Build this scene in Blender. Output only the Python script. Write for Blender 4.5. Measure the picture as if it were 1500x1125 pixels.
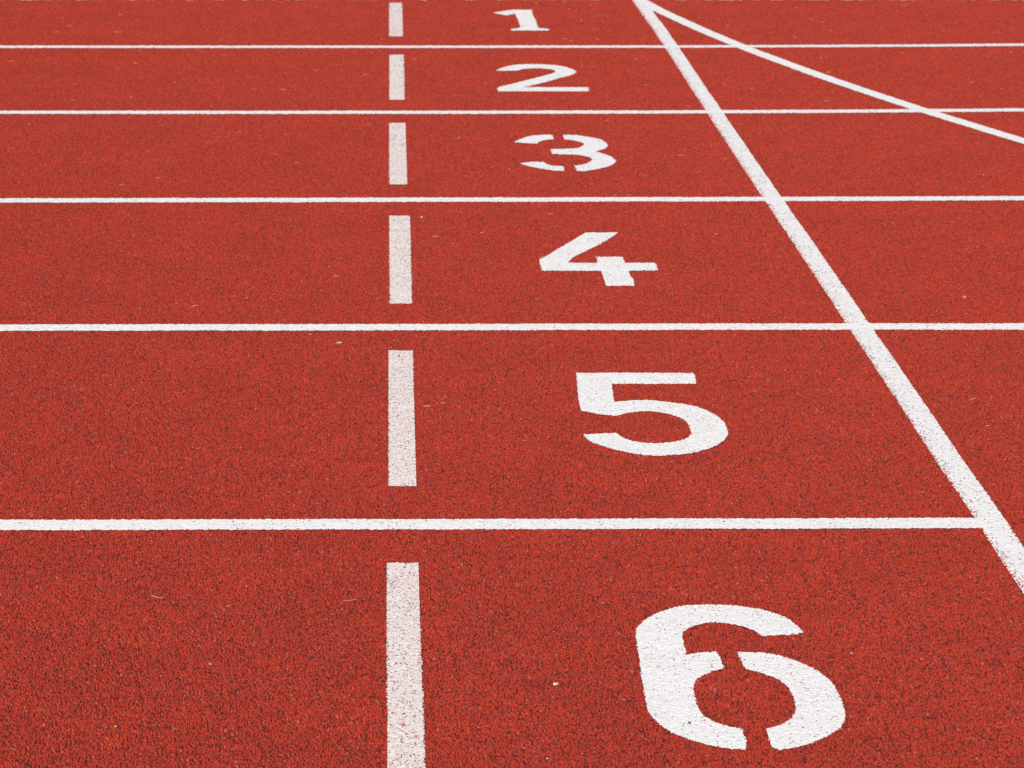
import bpy, math, random
import numpy as np

# ------------------------------------------------------------------ camera, sky, sun, exposure
scene = bpy.context.scene
for o in list(bpy.data.objects):
    bpy.data.objects.remove(o)

CAM_H = 1.4659                                  # eye height of the photographer, metres
cam_data = bpy.data.cameras.new('camera')
cam = bpy.data.objects.new('camera', cam_data)
scene.collection.objects.link(cam)
cam.location = (0.0, 0.0, CAM_H + 0.0028)       # above the tops of the crumb, which stand 3 mm proud of the base
cam.rotation_euler = (math.radians(90 - 17.2561), 0, 0)
cam_data.sensor_width = 36
cam_data.lens = 86.574
cam_data.shift_x = 177 / 1500                   # the photograph is an off-centre crop
cam_data.dof.use_dof = True
cam_data.dof.focus_distance = 4.0
cam_data.dof.aperture_fstop = 18
cam_data.clip_start = 0.05
cam_data.clip_end = 3000
scene.camera = cam

SUN_EL, SUN_AZ = 33.0, 195.0                    # degrees; azimuth clockwise from +Y
world = bpy.data.worlds.new('World')
scene.world = world
world.use_nodes = True
wn = world.node_tree.nodes
wl = world.node_tree.links
sky_tex = wn.new('ShaderNodeTexSky')
sky_tex.sky_type = 'NISHITA'
sky_tex.sun_disc = False
sky_tex.sun_elevation = math.radians(SUN_EL)
sky_tex.sun_rotation = math.radians(SUN_AZ)
sky_tex.air_density = 1.0
sky_tex.dust_density = 6.0
sky_tex.ozone_density = 1.0
wn['Background'].inputs['Strength'].default_value = 0.10
wl.new(sky_tex.outputs['Color'], wn['Background'].inputs['Color'])

sun_data = bpy.data.lights.new('sun', 'SUN')
sun_data.energy = 1.5
sun_data.angle = math.radians(14)
sun_data.color = (1.0, 0.93, 0.84)
sun = bpy.data.objects.new('sun', sun_data)
scene.collection.objects.link(sun)
sun.rotation_euler = (math.radians(90 - SUN_EL), 0, math.radians(180 - SUN_AZ))
sun.location = (0, 0, 20)

vs = scene.view_settings
vs.view_transform = 'Standard'
vs.look = 'None'
vs.exposure = 0.66
vs.gamma = 1.0
vs.use_curve_mapping = False
scene.render.engine = 'CYCLES'
scene.cycles.max_bounces = 6
scene.cycles.use_light_tree = False          # one sun and one sky: plain light picking is less noisy
scene.cycles.use_denoising = False           # a denoiser smears the crumb
scene.cycles.use_adaptive_sampling = False
scene.cycles.filter_width = 1.5

rng = np.random.default_rng(7)
random.seed(7)
C = scene.collection

# ------------------------------------------------------------------ materials
def new_mat(name):
    m = bpy.data.materials.new(name)
    m.use_nodes = True
    nt = m.node_tree
    return m, nt, nt.nodes, nt.links, nt.nodes['Principled BSDF']

def noise(nodes, scale, detail=3.0, rough=0.6):
    n = nodes.new('ShaderNodeTexNoise')
    n.inputs['Scale'].default_value = scale
    n.inputs['Detail'].default_value = detail
    n.inputs['Roughness'].default_value = rough
    return n

def ramp(nodes, links, src, stops):
    r = nodes.new('ShaderNodeValToRGB')
    els = r.color_ramp.elements
    while len(els) < len(stops):
        els.new(0.5)
    for e, (p, c) in zip(els, stops):
        e.position = p
        e.color = (c, c, c, 1) if not isinstance(c, tuple) else (*c, 1)
    links.new(src, r.inputs['Fac'])
    return r

def multiply(nodes, links, a, b):
    m = nodes.new('ShaderNodeMix')
    m.data_type = 'RGBA'
    m.blend_type = 'MULTIPLY'
    m.inputs['Factor'].default_value = 1.0
    links.new(a, m.inputs['A'])
    links.new(b, m.inputs['B'])
    return m.outputs['Result']

RED = (0.318, 0.0240, 0.0100)

def make_rubber():
    """coloured rubber crumb: its own colour per granule, wear blotches over the whole surface"""
    m, nt, N, L, B = new_mat('rubber_crumb')
    at = N.new('ShaderNodeAttribute')
    at.attribute_name = 'crumb_colour'
    geo = N.new('ShaderNodeNewGeometry')
    n1 = noise(N, 5.0, 4.0)
    L.new(geo.outputs['Position'], n1.inputs['Vector'])
    r1 = ramp(N, L, n1.outputs['Fac'], [(0.28, 0.90), (0.72, 1.07)])
    n2 = noise(N, 42.0, 2.0)
    L.new(geo.outputs['Position'], n2.inputs['Vector'])
    r2 = ramp(N, L, n2.outputs['Fac'], [(0.3, 0.91), (0.7, 1.07)])
    c = multiply(N, L, at.outputs['Color'], r1.outputs['Color'])
    c = multiply(N, L, c, r2.outputs['Color'])
    L.new(c, B.inputs['Base Color'])
    B.inputs['Roughness'].default_value = 0.75
    B.inputs['Specular IOR Level'].default_value = 0.20
    B.inputs['Sheen Weight'].default_value = 0.05
    B.inputs['Sheen Roughness'].default_value = 0.5
    return m

def make_binder():
    """the bound rubber base under the crumb; away from the picture it carries the crumb look alone"""
    m, nt, N, L, B = new_mat('bound_rubber')
    geo = N.new('ShaderNodeNewGeometry')
    vo = N.new('ShaderNodeTexVoronoi')
    vo.inputs['Scale'].default_value = 330
    L.new(geo.outputs['Position'], vo.inputs['Vector'])
    hsv = N.new('ShaderNodeHueSaturation')
    hsv.inputs['Color'].default_value = (0.075, 0.010, 0.007, 1)
    sep = N.new('ShaderNodeSeparateColor')
    L.new(vo.outputs['Color'], sep.inputs['Color'])
    r = ramp(N, L, sep.outputs['Red'], [(0.0, 0.55), (1.0, 1.1)])
    L.new(r.outputs['Color'], hsv.inputs['Value'])
    L.new(hsv.outputs['Color'], B.inputs['Base Color'])
    bump = N.new('ShaderNodeBump')
    bump.inputs['Strength'].default_value = 0.6
    bump.inputs['Distance'].default_value = 0.002
    bump.invert = True
    L.new(vo.outputs['Distance'], bump.inputs['Height'])
    L.new(bump.outputs['Normal'], B.inputs['Normal'])
    B.inputs['Roughness'].default_value = 0.8
    return m

def make_paint(name, col, grime):
    m, nt, N, L, B = new_mat(name)
    geo = N.new('ShaderNodeNewGeometry')
    n1 = noise(N, 300.0, 2.0)
    L.new(geo.outputs['Position'], n1.inputs['Vector'])
    n2 = noise(N, 18.0, 4.0)
    L.new(geo.outputs['Position'], n2.inputs['Vector'])
    g = tuple(1 - grime * k for k in (0.85, 1.0, 1.0))
    r1 = ramp(N, L, n1.outputs['Fac'], [(0.38, g), (0.60, (1, 1, 1))])
    r2 = ramp(N, L, n2.outputs['Fac'], [(0.30, tuple(1 - 0.4 * (1 - q) for q in g)), (0.62, (1, 1, 1))])
    base = N.new('ShaderNodeRGB')
    base.outputs[0].default_value = (*col, 1)
    c = multiply(N, L, base.outputs[0], r1.outputs['Color'])
    c = multiply(N, L, c, r2.outputs['Color'])
    L.new(c, B.inputs['Base Color'])
    B.inputs['Roughness'].default_value = 0.6
    B.inputs['Specular IOR Level'].default_value = 0.35
    return m

def make_plain(name, col, scale=400, var=0.35, rough=0.8):
    m, nt, N, L, B = new_mat(name)
    geo = N.new('ShaderNodeNewGeometry')
    n1 = noise(N, scale, 3.0)
    L.new(geo.outputs['Position'], n1.inputs['Vector'])
    r1 = ramp(N, L, n1.outputs['Fac'], [(0.3, 1 - var), (0.7, 1.0)])
    base = N.new('ShaderNodeRGB')
    base.outputs[0].default_value = (*col, 1)
    L.new(multiply(N, L, base.outputs[0], r1.outputs['Color']), B.inputs['Base Color'])
    B.inputs['Roughness'].default_value = rough
    return m

MAT_RUBBER = make_rubber()
MAT_BINDER = make_binder()
MAT_PAINT = make_paint('white_line_paint', (0.775, 0.805, 0.815), 0.08)
MAT_FADED = make_paint('faded_line_paint', (0.77, 0.745, 0.73), 0.18)
MAT_STRAW = make_plain('dry_straw', (0.62, 0.44, 0.26))
MAT_GRIT = make_plain('pale_grit', (0.55, 0.47, 0.38))
MAT_GREY = make_plain('grey_grit', (0.33, 0.29, 0.28))
MAT_TAN = make_plain('tan_grit', (0.40, 0.21, 0.11))
MAT_DARK = make_plain('dark_grit', (0.05, 0.02, 0.02))
MAT_GRASS = make_plain('lawn', (0.06, 0.11, 0.03), 60, 0.6)

# ------------------------------------------------------------------ helpers
def mesh_np(name, verts, faces, mat):
    """verts (n,3), faces (m,k) with one k"""
    me = bpy.data.meshes.new(name)
    verts = np.asarray(verts, dtype=np.float32)
    faces = np.asarray(faces, dtype=np.int32)
    k = faces.shape[1]
    me.vertices.add(len(verts))
    me.vertices.foreach_set('co', verts.ravel())
    me.loops.add(faces.size)
    me.loops.foreach_set('vertex_index', faces.ravel())
    me.polygons.add(len(faces))
    me.polygons.foreach_set('loop_start', np.arange(0, faces.size, k, dtype=np.int32))
    me.update(calc_edges=True)
    me.validate()
    me.materials.append(mat)
    return me

def link(name, me, parent=None):
    o = bpy.data.objects.new(name, me)
    C.objects.link(o)
    if parent is not None:
        o.parent = parent
    return o

def tag(o, label=None, cat=None, group=None, kind=None):
    if label: o['label'] = label
    if cat: o['category'] = cat
    if group: o['group'] = group
    if kind: o['kind'] = kind
    return o

def catmull(p, n=8):
    """open smooth curve through p"""
    p = np.asarray(p, float)
    q = np.vstack([2 * p[0] - p[1], p, 2 * p[-1] - p[-2]])
    out = []
    for i in range(1, len(q) - 2):
        t = np.linspace(0, 1, n, endpoint=False)[:, None]
        a, b, c, d = q[i - 1], q[i], q[i + 1], q[i + 2]
        out.append(0.5 * (2 * b + (c - a) * t + (2 * a - 5 * b + 4 * c - d) * t ** 2 + (3 * b - a - 3 * c + d) * t ** 3))
    out.append(q[-2][None])
    return np.vstack(out)

def smooth_outline(p, corner=42, n=5):
    """closed outline: rounded where it turns gently, sharp where it turns hard"""
    p = np.asarray(p, float)
    m = len(p)
    d0 = p - np.roll(p, 1, 0)
    d1 = np.roll(p, -1, 0) - p
    ang = np.degrees(np.abs(np.arctan2(d0[:, 0] * d1[:, 1] - d0[:, 1] * d1[:, 0], (d0 * d1).sum(1))))
    cs = [i for i in range(m) if ang[i] > corner]
    if len(cs) < 2:
        return p
    out = []
    for a, b in zip(cs, cs[1:] + [cs[0] + m]):
        seg = np.array([p[i % m] for i in range(a, b + 1)])
        out.append(catmull(seg, n)[:-1] if len(seg) > 2 else seg[:-1])
    return np.vstack(out)

def inside(px, py, poly):
    r = np.zeros(px.shape, bool)
    x1, y1 = poly[:, 0], poly[:, 1]
    x2, y2 = np.roll(x1, -1), np.roll(y1, -1)
    for a, b, c, d in zip(x1, y1, x2, y2):
        if b == d:
            continue
        hit = ((b > py) != (d > py)) & (px < (c - a) * (py - b) / (d - b) + a)
        r ^= hit
    return r

PAINT_Z = 0.0030           # height of the coat above the bound base; a few crumbs stand through it

def patches(X, Y):
    """slow swell, about -1 to 1: where the coat went on thicker or wore thinner"""
    r = np.zeros(X.shape)
    for _ in range(9):
        a = rng.uniform(0, 2 * math.pi)
        k = 2 * math.pi / rng.uniform(0.02, 0.14)
        r += np.sin(k * (X * math.cos(a) + Y * math.sin(a)) + rng.uniform(0, 6.3))
    return r / 4.0

def coat(name, X, Y, keep, z, wear, mat, parent=None, thin=0.00013):
    """coat of paint laid over the crumb: a fine uneven skin (X, Y: corner grids; keep: cells), bare in worn spots"""
    ny, nx = keep.shape
    keep = keep & (rng.random(keep.shape) > wear)
    Z = z + rng.uniform(-0.0006, 0.0006, X.shape) + thin * patches(X, Y)
    idx = np.arange((ny + 1) * (nx + 1)).reshape(ny + 1, nx + 1)
    f = np.stack([idx[:-1, :-1], idx[:-1, 1:], idx[1:, 1:], idx[1:, :-1]], -1)[keep]
    used, inv = np.unique(f, return_inverse=True)
    v = np.stack([X.ravel(), Y.ravel(), Z.ravel()], -1)[used]
    # turned-down rim so that the skin meets the crumb all round
    return link(name, mesh_np(name, v, inv.reshape(-1, 4), mat), parent)

def paint_polygon(name, outline, cell, z=PAINT_Z, wear=0.003, mat=None, parent=None):
    P = smooth_outline(outline)
    lo, hi = P.min(0) - cell, P.max(0) + cell
    xs = np.arange(lo[0], hi[0] + cell, cell)
    ys = np.arange(lo[1], hi[1] + cell, cell)
    X, Y = np.meshgrid(xs, ys)
    jx = rng.uniform(-0.33, 0.33, X.shape) * cell
    jy = rng.uniform(-0.33, 0.33, X.shape) * cell
    cx = 0.5 * (X[:-1, :-1] + X[1:, 1:])
    cy = 0.5 * (Y[:-1, :-1] + Y[1:, 1:])
    e = 0.30 * cell
    keep = inside(cx + rng.uniform(-e, e, cx.shape), cy + rng.uniform(-e, e, cx.shape), P)
    return coat(name, X + jx, Y + jy, keep, z, wear, mat or MAT_PAINT, parent)

def paint_strip(name, centre, width, cell, z=PAINT_Z, wear=0.003, mat=None, parent=None, lcell=None, edge=0.0):
    """line of paint of even width along a centre line"""
    lcell = lcell or cell * 1.4
    c = catmull(centre, 40) if len(centre) > 2 else np.asarray(centre, float)
    s = np.concatenate([[0], np.cumsum(np.hypot(*np.diff(c, axis=0).T))])
    n = max(2, int(s[-1] / lcell))
    t = np.linspace(0, s[-1], n + 1)
    x, y = np.interp(t, s, c[:, 0]), np.interp(t, s, c[:, 1])
    dx, dy = np.gradient(x), np.gradient(y)
    L = np.hypot(dx, dy)
    nxv, nyv = -dy / L, dx / L
    k = max(6, int(round(width / cell)))
    v = np.linspace(-width / 2, width / 2, k + 1)
    # the edge wanders slightly, as a hand-pushed line marker leaves it
    wob = np.interp(t, np.arange(0, s[-1] + 0.3, 0.15), rng.uniform(-0.0012, 0.0012, int((s[-1] + 0.3) / 0.15) + 1)[:len(np.arange(0, s[-1] + 0.3, 0.15))])
    off = v[:, None] + wob[None, :] + rng.uniform(-0.33, 0.33, (k + 1, n + 1)) * cell
    X = x + off * nxv
    Y = y + off * nyv
    al = rng.uniform(-0.33, 0.33, X.shape) * lcell
    X = X + al * dx / L
    Y = Y + al * dy / L
    keep = np.ones((k, n), bool)
    w = np.full((k, n), wear)
    w[0] += 0.06
    w[-1] += 0.06
    if edge:                                     # one side feathers out, thinly coated
        z = z - edge * np.clip(1 - np.arange(k + 1) / (0.42 * k), 0, 1)[:, None]
        w[:2] += 0.12
    keep &= rng.random(keep.shape) > w
    return coat(name, X, Y, keep, z, 0.0, mat or MAT_PAINT, parent)

# ------------------------------------------------------------------ the setting
def sheet(name, x0, x1, y0, y1, z, mat):
    me = bpy.data.meshes.new(name)
    me.from_pydata([(x0, y0, z), (x1, y0, z), (x1, y1, z), (x0, y1, z)], [], [(0, 1, 2, 3)])
    me.materials.append(mat)
    return tag(link(name, me), kind='structure')

INNER_Y = 10.016                       # inner edge of lane 1
LANE_W = 1.22
ground = sheet('infield_ground', -900, 900, -900, 900, -0.03, MAT_GRASS)
ground['label'] = 'short green lawn of the infield around the track'
track = sheet('running_track', -60, 60, INNER_Y - 8 * LANE_W - 0.5, INNER_Y + 0.35, 0.0, MAT_BINDER)
track['label'] = 'brick red rubber running track with numbered lanes'

def crumb_tile(size, pitch):
    """one patch of angular rubber crumbs, each a little five-sided lump of 15 faces"""
    nx = int(size / pitch)
    ny = int(size / (pitch * 0.866))
    gx, gy = np.meshgrid(np.arange(nx), np.arange(ny))
    x = (gx + 0.5 * (gy % 2)) * size / nx
    y = gy * size / ny
    n = x.size
    x = (x.ravel() + rng.normal(0, 0.30 * pitch, n)) % size - size / 2
    y = (y.ravel() + rng.normal(0, 0.30 * pitch, n)) % size - size / 2
    r = pitch * rng.uniform(0.35, 0.72, n)
    h = 0.0034 * (1 - 0.84 * rng.random(n) ** 1.7) * (0.74 + 0.30 * r / pitch)
    a0 = rng.uniform(0, 2 * math.pi, n)
    st = rng.uniform(0.75, 1.3, n)
    V = np.zeros((n, 11, 3))
    for k in range(5):
        a = a0 + k * 2 * math.pi / 5 + rng.normal(0, 0.18, n)
        for j, (s, hz) in enumerate(((1.0, -0.0006), (0.80, 0.80))):
            rr = r * s * rng.uniform(0.8, 1.2, n)
            V[:, j * 5 + k, 0] = x + rr * np.cos(a) * st
            V[:, j * 5 + k, 1] = y + rr * np.sin(a) / st
            V[:, j * 5 + k, 2] = hz if j == 0 else h * (hz + rng.uniform(-0.22, 0.22, n))
    V[:, 10, 0] = x + rng.normal(0, 0.15, n) * r
    V[:, 10, 1] = y + rng.normal(0, 0.15, n) * r
    V[:, 10, 2] = h
    F = []
    for k in range(5):
        l = (k + 1) % 5
        F += [(k, l, 5 + l), (k, 5 + l, 5 + k), (5 + k, 5 + l, 10)]
    F = np.array(F)[None] + (np.arange(n) * 11)[:, None, None]
    # crumb colours: brick reds with some browner, some paler and a few nearly black ones
    col = np.tile(np.array(RED), (n, 1)) * rng.normal(1.0, 0.11, (n, 1)).clip(0.6, 1.25)
    u = rng.random(n)
    col[u < 0.24] *= (0.62, 0.62, 0.66)
    col[u < 0.05] *= (0.5, 0.55, 0.6)
    pale = u > 0.985
    col[pale] = col[pale] * 0.8 + np.array((0.10, 0.06, 0.05))
    return V.reshape(-1, 3), F.reshape(-1, 3), np.repeat(col, 11, 0)

def build_crumb():
    """a bed of crumbs: three patches repeated, turned by quarter turns, over the stretch of track in view"""
    T = 0.36
    vs_, fs_, cs_, kind_ = [], [], [], []
    off = 0
    for k in range(3):
        v, f, c = crumb_tile(T, 0.0034)
        vs_.append(v); fs_.append(f + off); cs_.append(c); kind_.append(np.full(len(v), k))
        off += len(v)
    pts, var, rot = [], [], []
    for i in range(-9, 16):
        for j in range(0, 24):
            pts.append((i * T, 1.95 + (j + 0.5) * T - T, 0.0))
            var.append(10 + int(rng.integers(3)))
            rot.append(math.pi / 2 * int(rng.integers(4)))
    pts = [p for p in pts]
    allv = np.vstack(vs_ + [np.array(pts)])
    me = mesh_np('rubber_crumb', allv, np.vstack(fs_), MAT_RUBBER)
    ca = me.attributes.new('crumb_colour', 'FLOAT_COLOR', 'POINT')
    col = np.vstack(cs_ + [np.zeros((len(pts), 3))])
    ca.data.foreach_set('color', np.hstack([col, np.ones((len(col), 1))]).astype(np.float32).ravel())
    va = me.attributes.new('variant', 'INT', 'POINT')
    va.data.foreach_set('value', np.concatenate(kind_ + [np.array(var)]).astype(np.int32))
    ra = me.attributes.new('turn', 'FLOAT', 'POINT')
    ra.data.foreach_set('value', np.concatenate([np.zeros(off), np.array(rot)]).astype(np.float32))
    o = link('rubber_crumb', me, track)
    tag(o, 'brick red rubber crumb bound into the track surface', kind='stuff')
    ng = bpy.data.node_groups.new('crumb_bed', 'GeometryNodeTree')
    ng.interface.new_socket('Geometry', in_out='INPUT', socket_type='NodeSocketGeometry')
    ng.interface.new_socket('Geometry', in_out='OUTPUT', socket_type='NodeSocketGeometry')
    N, L = ng.nodes, ng.links
    gi, go = N.new('NodeGroupInput'), N.new('NodeGroupOutput')
    join = N.new('GeometryNodeJoinGeometry')
    def attr(name, typ):
        a = N.new('GeometryNodeInputNamedAttribute')
        a.data_type = typ
        a.inputs['Name'].default_value = name
        return a.outputs['Attribute']
    def pick(value):
        cmp = N.new('FunctionNodeCompare')
        cmp.data_type = 'INT'
        cmp.operation = 'EQUAL'
        ins = [s for s in cmp.inputs if s.type == 'INT']
        L.new(attr('variant', 'INT'), ins[0])
        ins[1].default_value = value
        sp = N.new('GeometryNodeSeparateGeometry')
        sp.domain = 'POINT'
        L.new(gi.outputs[0], sp.inputs['Geometry'])
        L.new(cmp.outputs['Result'], sp.inputs['Selection'])
        return sp.outputs['Selection']
    comb = N.new('ShaderNodeCombineXYZ')
    L.new(attr('turn', 'FLOAT'), comb.inputs['Z'])
    for k in range(3):
        ip = N.new('GeometryNodeInstanceOnPoints')
        L.new(pick(10 + k), ip.inputs['Points'])
        L.new(pick(k), ip.inputs['Instance'])
        L.new(comb.outputs[0], ip.inputs['Rotation'])
        L.new(ip.outputs['Instances'], join.inputs[0])
    L.new(join.outputs[0], go.inputs[0])
    md = o.modifiers.new('crumb_bed', 'NODES')
    md.node_group = ng
    return o
build_crumb()

# ------------------------------------------------------------------ painted markings (all in metres on the track)
# lines between the lanes: straight from the left, just beginning to bend away at the right
LANES = [
    ([(-4, 8.800), (-2.5, 8.800), (-0.42, 8.7994), (0.31, 8.7998), (1.05, 8.8060), (1.66, 8.8190), (2.21, 8.841), (3.2, 8.895), (4.6, 9.00)], 0.0035, 'thinnest white lane line, highest in the picture, just below the painted figure one'),
    ([(-4, 7.570), (-2.5, 7.570), (-1.2, 7.5697), (0.06, 7.5697), (0.70, 7.5731), (1.23, 7.5830), (1.66, 7.5960), (1.92, 7.6070), (2.8, 7.65), (4.6, 7.78)], 0.0031, 'white lane line below the painted two and above the broken three'),
    ([(-4, 6.345), (-2.5, 6.348), (-1.03, 6.3531), (0.05, 6.3603), (0.77, 6.3668), (1.62, 6.3796), (2.8, 6.41), (4.6, 6.48)], 0.0027, 'white lane line below the broken three and above the painted four'),
    ([(-4, 5.125), (-2.5, 5.127), (-0.85, 5.1305), (-0.14, 5.1337), (0.53, 5.138), (1.33, 5.1402), (2.8, 5.15), (4.6, 5.18)], 0.0023, 'white lane line below the painted four and above the painted five'),
    ([(-4, 3.895), (-2.5, 3.903), (-0.66, 3.914), (0.01, 3.9173), (0.61, 3.9206), (1.01, 3.9232)], 0.0020, 'thickest white lane line, nearest the camera, ending at the finish line'),
]
GL = 'white lines between the lanes'
for pts, cell, lab in LANES:
    tag(paint_strip('lane_line', pts, 0.050, cell, mat=MAT_PAINT), lab, 'lane line', GL)
# the finish line and the curved start line
fin = [(0.9945, 10.05), (1.004, 9.2), (1.0065, 8.3), (1.008, 7.2), (1.0135, 6.0), (1.019, 4.6), (1.0205, 3.97), (1.0225, 3.6), (1.027, 2.7), (1.033, 0.3)]
tag(paint_strip('finish_line', fin, 0.050, 0.0024, z=PAINT_Z - 0.0001, wear=0.008, mat=MAT_PAINT, edge=0.0007),
    'long white finish line running diagonally down the right side across every lane', 'finish line')
arc = [(0.9906, 10.0), (1.0660, 9.6), (1.1562, 9.2), (1.2612, 8.8), (1.3811, 8.4), (1.5158, 8.0), (1.6653, 7.6), (1.8297, 7.2), (2.0089, 6.8), (2.2029, 6.4), (2.4117, 6.0), (2.64, 5.6)]
tag(paint_strip('curved_start_line', arc, 0.054, 0.0032, z=PAINT_Z + 0.0002, wear=0.002, mat=MAT_PAINT),
    'curved white line branching from the finish line towards the right edge', 'start line')
# the dash painted across each lane one metre before the finish line
DASH = [[[-0.0076, 9.8616], [0.0445, 9.8616], [0.0428, 9.0342], [-0.007, 9.0342]],
        [[-0.006, 8.6326], [0.0442, 8.6326], [0.0430, 7.7806], [-0.0052, 7.7806]],
        [[-0.0058, 7.4012], [0.0437, 7.4012], [0.0436, 6.5472], [-0.0046, 6.5472]],
        [[-0.0046, 6.1786], [0.0478, 6.1786], [0.0467, 5.3283], [-0.0031, 5.3283]],
        [[-0.0053, 4.9559], [0.0455, 4.9559], [0.0444, 4.1101], [-0.0042, 4.1101]],
        [[-0.007, 3.7386], [0.0444, 3.7386], [0.0456, 2.884], [-0.0049, 2.884]]]
DASH_LABEL = ['shortest faded dash, at the top edge beside the painted figure one',
              'faded white dash level with the painted two, second from the top',
              'faded white dash level with the broken three',
              'faded white dash level with the painted four',
              'faded white dash level with the painted five, between the two lowest lane lines',
              'longest faded dash, cut by the bottom edge, beside the painted six']
for i, q in enumerate(DASH):
    cell = (0.0032, 0.0030, 0.0026, 0.0023, 0.0020, 0.0019)[i]
    o = paint_polygon('painted_dash', q, cell, z=PAINT_Z - (0.0003, 0.00022, 0.00028, 0.00024, 0.00032, 0.00038)[i], wear=0.012, mat=MAT_FADED)
    tag(o, DASH_LABEL[i], 'dash', 'faded dashes across the lanes')

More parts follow.
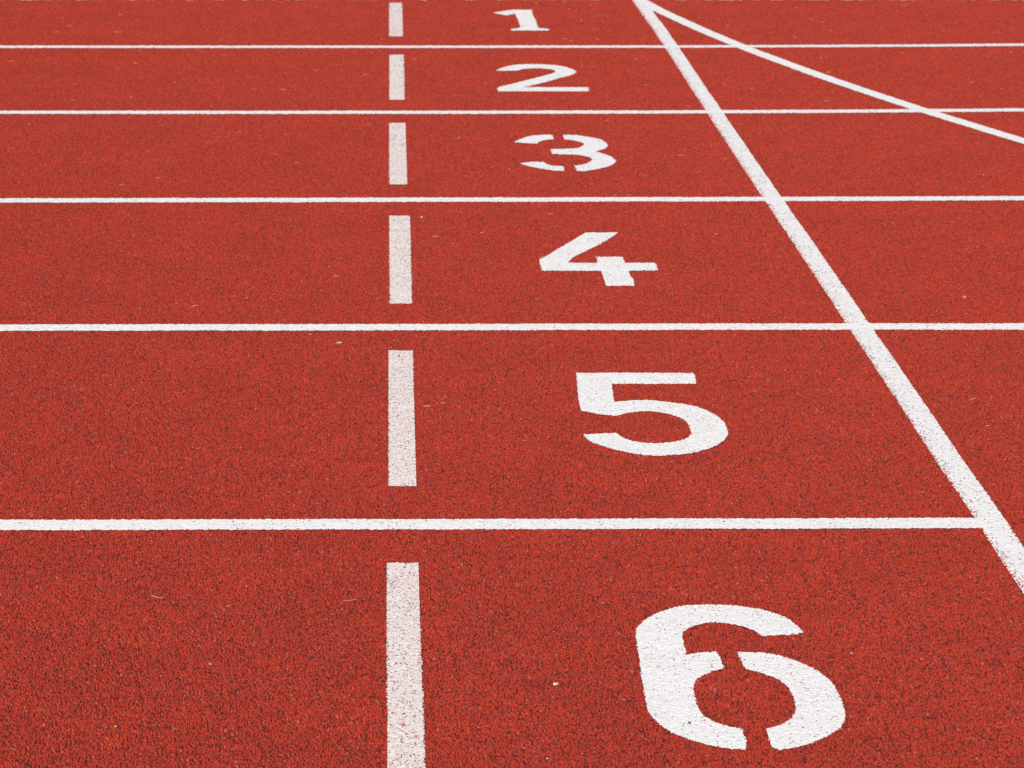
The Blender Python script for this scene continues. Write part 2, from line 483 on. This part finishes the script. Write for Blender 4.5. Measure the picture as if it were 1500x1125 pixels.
NUM = {
    '1': [
        [(0.3965, 9.5973), (0.4293, 9.6332), (0.4784, 9.6772), (0.5528, 9.6720), (0.5488, 9.5414), (0.5523, 9.4166), (0.5528, 9.2375), (0.5657, 9.2185), (0.5914, 9.1972), (0.5894, 9.1643), (0.4486, 9.1643), (0.4502, 9.1996), (0.4678, 9.2138), (0.4856, 9.2327), (0.4861, 9.3189), (0.4846, 9.4661), (0.4831, 9.5718), (0.4609, 9.5540), (0.4464, 9.5338)],
    ],
    '2': [
        [(0.3560, 8.3111), (0.3824, 8.3698), (0.4117, 8.4113), (0.4507, 8.4333), (0.4959, 8.4393), (0.5536, 8.4233), (0.5927, 8.3895), (0.6168, 8.3403), (0.6272, 8.2859), (0.6110, 8.2340), (0.5866, 8.1979), (0.5499, 8.1489), (0.5170, 8.1023), (0.4812, 8.0563), (0.4564, 8.0252), (0.4385, 7.9980), (0.6453, 7.9980), (0.6431, 7.9263), (0.3485, 7.9263), (0.3503, 7.9926), (0.3952, 8.0563), (0.4412, 8.1153), (0.4880, 8.1771), (0.5246, 8.2283), (0.5451, 8.2589), (0.5573, 8.2917), (0.5510, 8.3267), (0.5284, 8.3482), (0.4913, 8.3560), (0.4494, 8.3403), (0.4257, 8.3091)],
    ],
    '3': [
        [(0.3605, 7.1098), (0.3722, 7.1388), (0.3949, 7.1784), (0.4170, 7.2036), (0.4415, 7.2155), (0.4790, 7.2199), (0.4801, 7.1564), (0.4552, 7.1461), (0.4394, 7.1272), (0.4255, 7.0896), (0.3937, 7.0982)],
        [(0.5103, 7.2199), (0.5457, 7.2155), (0.5798, 7.1932), (0.6101, 7.1637), (0.6248, 7.1272), (0.6318, 7.0695), (0.6189, 7.0197), (0.5895, 6.9789), (0.6125, 6.9427), (0.6291, 6.9014), (0.6358, 6.8471), (0.6199, 6.7935), (0.5946, 6.7604), (0.5645, 6.7342), (0.5379, 6.7146), (0.5159, 6.7172), (0.5151, 6.7842), (0.5359, 6.8002), (0.5545, 6.8229), (0.5688, 6.8606), (0.5671, 6.8946), (0.5530, 6.9151), (0.5313, 6.9317), (0.4619, 6.9455), (0.4620, 7.0084), (0.4996, 7.0154), (0.5289, 7.0197), (0.5474, 7.0338), (0.5616, 7.0695), (0.5623, 7.0982), (0.5481, 7.1243), (0.5316, 7.1418), (0.5118, 7.1535)],
        [(0.3637, 6.8202), (0.4028, 6.8376), (0.4308, 6.8336), (0.4403, 6.8028), (0.4562, 6.7869), (0.4842, 6.7763), (0.4800, 6.7146), (0.4548, 6.7211), (0.4281, 6.7407), (0.4014, 6.7631), (0.3803, 6.7869)],
    ],
    '4': [
        [(0.3555, 5.7207), (0.3734, 5.7578), (0.4860, 5.9956), (0.5669, 5.9979), (0.5543, 5.9636), (0.5183, 5.8883), (0.4748, 5.8115), (0.4384, 5.7472), (0.4217, 5.6945), (0.4932, 5.6924), (0.4939, 5.7504), (0.5569, 5.7504), (0.5570, 5.6924), (0.6275, 5.6945), (0.6300, 5.6737), (0.6284, 5.6223), (0.5591, 5.6172), (0.5596, 5.5668), (0.5627, 5.5320), (0.5605, 5.4819), (0.4950, 5.4800), (0.4955, 5.5320), (0.4948, 5.6172), (0.3561, 5.6193)],
    ],
    '5': [
        [(0.3768, 4.7966), (0.6143, 4.7947), (0.6159, 4.7776), (0.6126, 4.7215), (0.4425, 4.7197), (0.4371, 4.5997), (0.4652, 4.6085), (0.5032, 4.6129), (0.5420, 4.5997), (0.5826, 4.5804), (0.6063, 4.5560), (0.6253, 4.5173), (0.6357, 4.4750), (0.6357, 4.4154), (0.6268, 4.3764), (0.6051, 4.3365), (0.5789, 4.3089), (0.5489, 4.2894), (0.5178, 4.2801), (0.4848, 4.2763), (0.4506, 4.2855), (0.4222, 4.3050), (0.3986, 4.3246), (0.3755, 4.3524), (0.3649, 4.3804), (0.3624, 4.3991), (0.4237, 4.4088), (0.4363, 4.3780), (0.4573, 4.3564), (0.4869, 4.3468), (0.5180, 4.3524), (0.5451, 4.3668), (0.5604, 4.3885), (0.5673, 4.4211), (0.5652, 4.4750), (0.5528, 4.5045), (0.5316, 4.5276), (0.4961, 4.5413), (0.4637, 4.5344), (0.4354, 4.5130), (0.4045, 4.5216), (0.3693, 4.5447), (0.3683, 4.6041)],
    ],
    '6': [
        [(0.3699, 3.4454), (0.3779, 3.4772), (0.3961, 3.5094), (0.4216, 3.5356), (0.4569, 3.5562), (0.5060, 3.5615), (0.5409, 3.5555), (0.5745, 3.5409), (0.5991, 3.5192), (0.6128, 3.4932), (0.6253, 3.4505), (0.6049, 3.4423), (0.5597, 3.4379), (0.5502, 3.4587), (0.5281, 3.4791), (0.4920, 3.4900), (0.4683, 3.4804), (0.4487, 3.4625), (0.4395, 3.4360), (0.4376, 3.3652), (0.4531, 3.3731), (0.4834, 3.3786), (0.4858, 3.3592), (0.4875, 3.3193), (0.4690, 3.3058), (0.4473, 3.2842), (0.4363, 3.2612), (0.4329, 3.2227), (0.4327, 3.1812), (0.4375, 3.1540), (0.4520, 3.1326), (0.4683, 3.1183), (0.4858, 3.1130), (0.4849, 3.0905), (0.4857, 3.0698), (0.4811, 3.0458), (0.4593, 3.0493), (0.4297, 3.0621), (0.4010, 3.0853), (0.3810, 3.1088), (0.3702, 3.1353), (0.3617, 3.1649), (0.3618, 3.2005), (0.3631, 3.2738), (0.3669, 3.3622)],
        [(0.5144, 3.3774), (0.5504, 3.3731), (0.5843, 3.3562), (0.6109, 3.3264), (0.6290, 3.2912), (0.6374, 3.2566), (0.6390, 3.2116), (0.6363, 3.1594), (0.6240, 3.1193), (0.6050, 3.0941), (0.5838, 3.0749), (0.5609, 3.0580), (0.5277, 3.0453), (0.5179, 3.0544), (0.5175, 3.0853), (0.5184, 3.1114), (0.5343, 3.1193), (0.5531, 3.1379), (0.5660, 3.1621), (0.5719, 3.1894), (0.5721, 3.2311), (0.5675, 3.2623), (0.5524, 3.2883), (0.5355, 3.3028), (0.5180, 3.3146), (0.5156, 3.3412)],
    ],
}
NUM_LABEL = {'1': 'small white painted number one with a flat foot, at the top edge',
             '2': 'white painted number two with a thin flat base',
             '3': 'white stencilled number three broken into separate strokes',
             '4': 'white painted number four with an open top',
             '5': 'white painted number five with a flat top bar',
             '6': 'largest white number, a stencilled six with gaps in its ring'}
for d, strokes in NUM.items():
    cell = {'1': 0.0032, '2': 0.0030, '3': 0.0026, '4': 0.0023, '5': 0.0020, '6': 0.0019}[d]
    label = NUM_LABEL[d]
    if len(strokes) == 1:
        o = paint_polygon('lane_number', strokes[0], cell, z=PAINT_Z - 0.00002)
    else:
        c = np.vstack([np.array(s) for s in strokes])
        o = bpy.data.objects.new('lane_number', None)
        C.objects.link(o)
        o.empty_display_size = 0.1
        o.location = (float(c[:, 0].mean()), float(c[:, 1].min()), 0)
        for s in strokes:
            p = paint_polygon('stroke', s, cell, z=PAINT_Z - 0.00002, parent=o)
            p.matrix_parent_inverse.identity()
            p.location = tuple(-v for v in o.location)
    tag(o, label, 'lane number', 'painted lane numbers')

# ------------------------------------------------------------------ bits lying on the track
def pebble_mesh(name, r, mat, seed, flat=0.55, n=2):
    import bmesh
    bm = bmesh.new()
    bmesh.ops.create_icosphere(bm, subdivisions=n, radius=r)
    rr = random.Random(seed)
    k = [(rr.uniform(-1, 1), rr.uniform(-1, 1), rr.uniform(-1, 1), rr.uniform(0.55, 0.95)) for _ in range(7)]
    for v in bm.verts:
        d = v.co.normalized()
        s = 1.0
        for a, b, c, m in k:           # chipped flats
            t = d.x * a + d.y * b + d.z * c
            if t > m * 0.8:
                s = min(s, m * 0.8 / t)
        v.co *= s * rr.uniform(0.95, 1.05)
        v.co.z = v.co.z * flat
        v.co.x *= 1.25
    me = bpy.data.meshes.new(name)
    bm.to_mesh(me)
    bm.free()
    me.materials.append(mat)
    return me

def straw_geom(l, w, bend, rr):
    """short curled blade of dry grass with a folded section, lying flat"""
    vs, fs = [], []
    n = 6
    for i in range(n + 1):
        t = i / n
        x = (t - 0.5) * l
        y = bend * l * (4 * t * (1 - t)) + rr.uniform(-0.02, 0.02) * l
        z = 0.0022 + rr.uniform(0, 0.0008) + 0.0016 * abs(t - 0.5)
        ww = w * (1 - 0.75 * abs(2 * t - 1) ** 2)
        vs += [(x, y - ww, z), (x, y, z + ww * 0.8), (x, y + ww, z)]
        if i:
            a = 3 * (i - 1)
            fs += [(a, a + 3, a + 4, a + 1), (a + 1, a + 4, a + 5, a + 2), (a + 2, a + 5, a + 3, a)]
    return vs, fs

def straw(name, x, y, l, w, rz, mat, label, group='bits of dry straw on the track'):
    rr = random.Random(int(x * 1000 + y * 77))
    v, f = straw_geom(l, w, rr.uniform(-0.12, 0.12), rr)
    me = bpy.data.meshes.new(name)
    me.from_pydata(v, [], f)
    me.materials.append(mat)
    o = link(name, me)
    o.location = (x, y, 0)
    o.rotation_euler = (0, 0, rz)
    return tag(o, label, 'straw', group)

def pebble(x, y, r, mat, label, seed):
    o = link('pebble', pebble_mesh('pebble', r, mat, seed))
    o.location = (x, y, 0.0032)
    o.rotation_euler = (0, 0, seed * 1.3)
    return tag(o, label, 'pebble', 'small pebbles on the track')
pebble(0.2367, 3.2626, 0.0044, MAT_GRIT, 'cream pebble between the longest dash and the painted six', 3)
straw('straw', -0.3666, 3.5936, 0.0268, 0.0009, -0.50, MAT_GREY, 'thin pale grey straw lying left of the bottom dash, below the nearest lane line')
pebble(-0.2652, 3.3318, 0.0025, MAT_GRIT, 'cream grit speck at lower left, level with the top of the cream pebble', 5)
pebble(-0.3823, 3.1193, 0.0019, MAT_GRIT, 'cream grit speck near the bottom left corner', 6)
pebble(-0.1100, 5.0120, 0.0072, MAT_GREY, 'flat grey chip left of the top of the dash beside the painted five', 7)
pebble(-0.1728, 5.0772, 0.0037, MAT_TAN, 'small orange tan chip close under a lane line, left of the flat grey chip', 8)
pebble(1.2969, 5.3836, 0.0062, MAT_TAN, 'tan pebble right of the finish line, level with the painted four', 9)
pebble(0.6839, 3.3718, 0.0025, MAT_GREY, 'grey grit speck right of the upper half of the painted six', 10)
straw('straw', 0.1016, 4.5931, 0.0080, 0.0009, 0.10, MAT_GRIT, 'short white straw between a dash and the painted five')
straw('straw', 0.0692, 4.5734, 0.0173, 0.0009, 0.00, MAT_STRAW, 'thin dry straw touching the right side of the dash by the painted five')
straw('straw', -0.4394, 5.3082, 0.0168, 0.0009, 0.30, MAT_STRAW, 'dry straw at the far left of the lane with the painted four')
straw('straw', 0.1087, 5.9585, 0.0170, 0.0009, 0.00, MAT_STRAW, 'short straw right of the dash beside the painted four')
pebble(0.0797, 6.1635, 0.0044, MAT_GRIT, 'pale grit speck right of the upper end of the dash beside the painted four', 15)
straw('straw', 0.4106, 6.2015, 0.0159, 0.0009, 0.00, MAT_STRAW, 'short straw lying between a lane line and the top of the painted four')
straw('straw', -1.0149, 9.1283, 0.0304, 0.0009, 0.00, MAT_STRAW, 'longer of two pale straws above the topmost lane line at the left')
straw('straw', -1.2483, 9.1283, 0.0228, 0.0009, 0.00, MAT_STRAW, 'shorter of two pale straws above the topmost lane line, nearer the left edge')
straw('straw', -0.0652, 3.5795, 0.0235, 0.0009, 0.15, MAT_TAN, 'thin tan curved straw just left of the longest dash')
pebble(0.4148, 3.1304, 0.0024, MAT_DARK, 'tiny dark crumb lying on the lower left of the painted six', 20)
pebble(0.2106, 3.0187, 0.0016, MAT_GRIT, 'pale grit speck near the bottom edge, left of the painted six', 21)

# the rest: flecks of straw and grit too small and too many to count, thickest along the infield side
rr = random.Random(11)
LV, LF, LM = [], [], []
def add_bit(x, y, l, w, rz, m):
    v, f = straw_geom(l, w, rr.uniform(-0.15, 0.15), rr)
    b = len(LV)
    c, s = math.cos(rz), math.sin(rz)
    LV.extend((x + p[0] * c - p[1] * s, y + p[0] * s + p[1] * c, p[2]) for p in v)
    LF.extend(tuple(i + b for i in q) for q in f)
    LM.extend([m] * len(f))
for i in range(520):
    y = 10.05 - abs(rr.gauss(0, 1)) * 2.6 if i < 440 else rr.uniform(2.6, 10)
    if y < 2.6: continue
    x = rr.uniform(-2.8, 4.2)
    k = rr.random()
    if k < 0.45:
        add_bit(x, y, rr.uniform(0.006, 0.020), rr.uniform(0.0005, 0.0009), rr.gauss(0, 0.6), 0)
    else:
        add_bit(x, y, rr.uniform(0.0025, 0.005), rr.uniform(0.0010, 0.0018), rr.uniform(0, 3), rr.choice((0, 1, 1, 2)))
for i in range(420):                     # drift of clippings at the edge of the infield
    add_bit(rr.uniform(-2.8, 4.2), 9.93 + abs(rr.gauss(0, 0.035)), rr.uniform(0.01, 0.04), rr.uniform(0.001, 0.002), rr.gauss(0, 0.5), rr.choice((0, 0, 1, 2)))
me = bpy.data.meshes.new('dry_litter')
me.from_pydata(LV, [], LF)
for m in (MAT_STRAW, MAT_GRIT, MAT_GREY):
    me.materials.append(m)
me.polygons.foreach_set('material_index', LM)
me.update()
tag(link('dry_litter', me), 'tiny flecks of dry grass and grit strewn over the track', 'litter', kind='stuff')
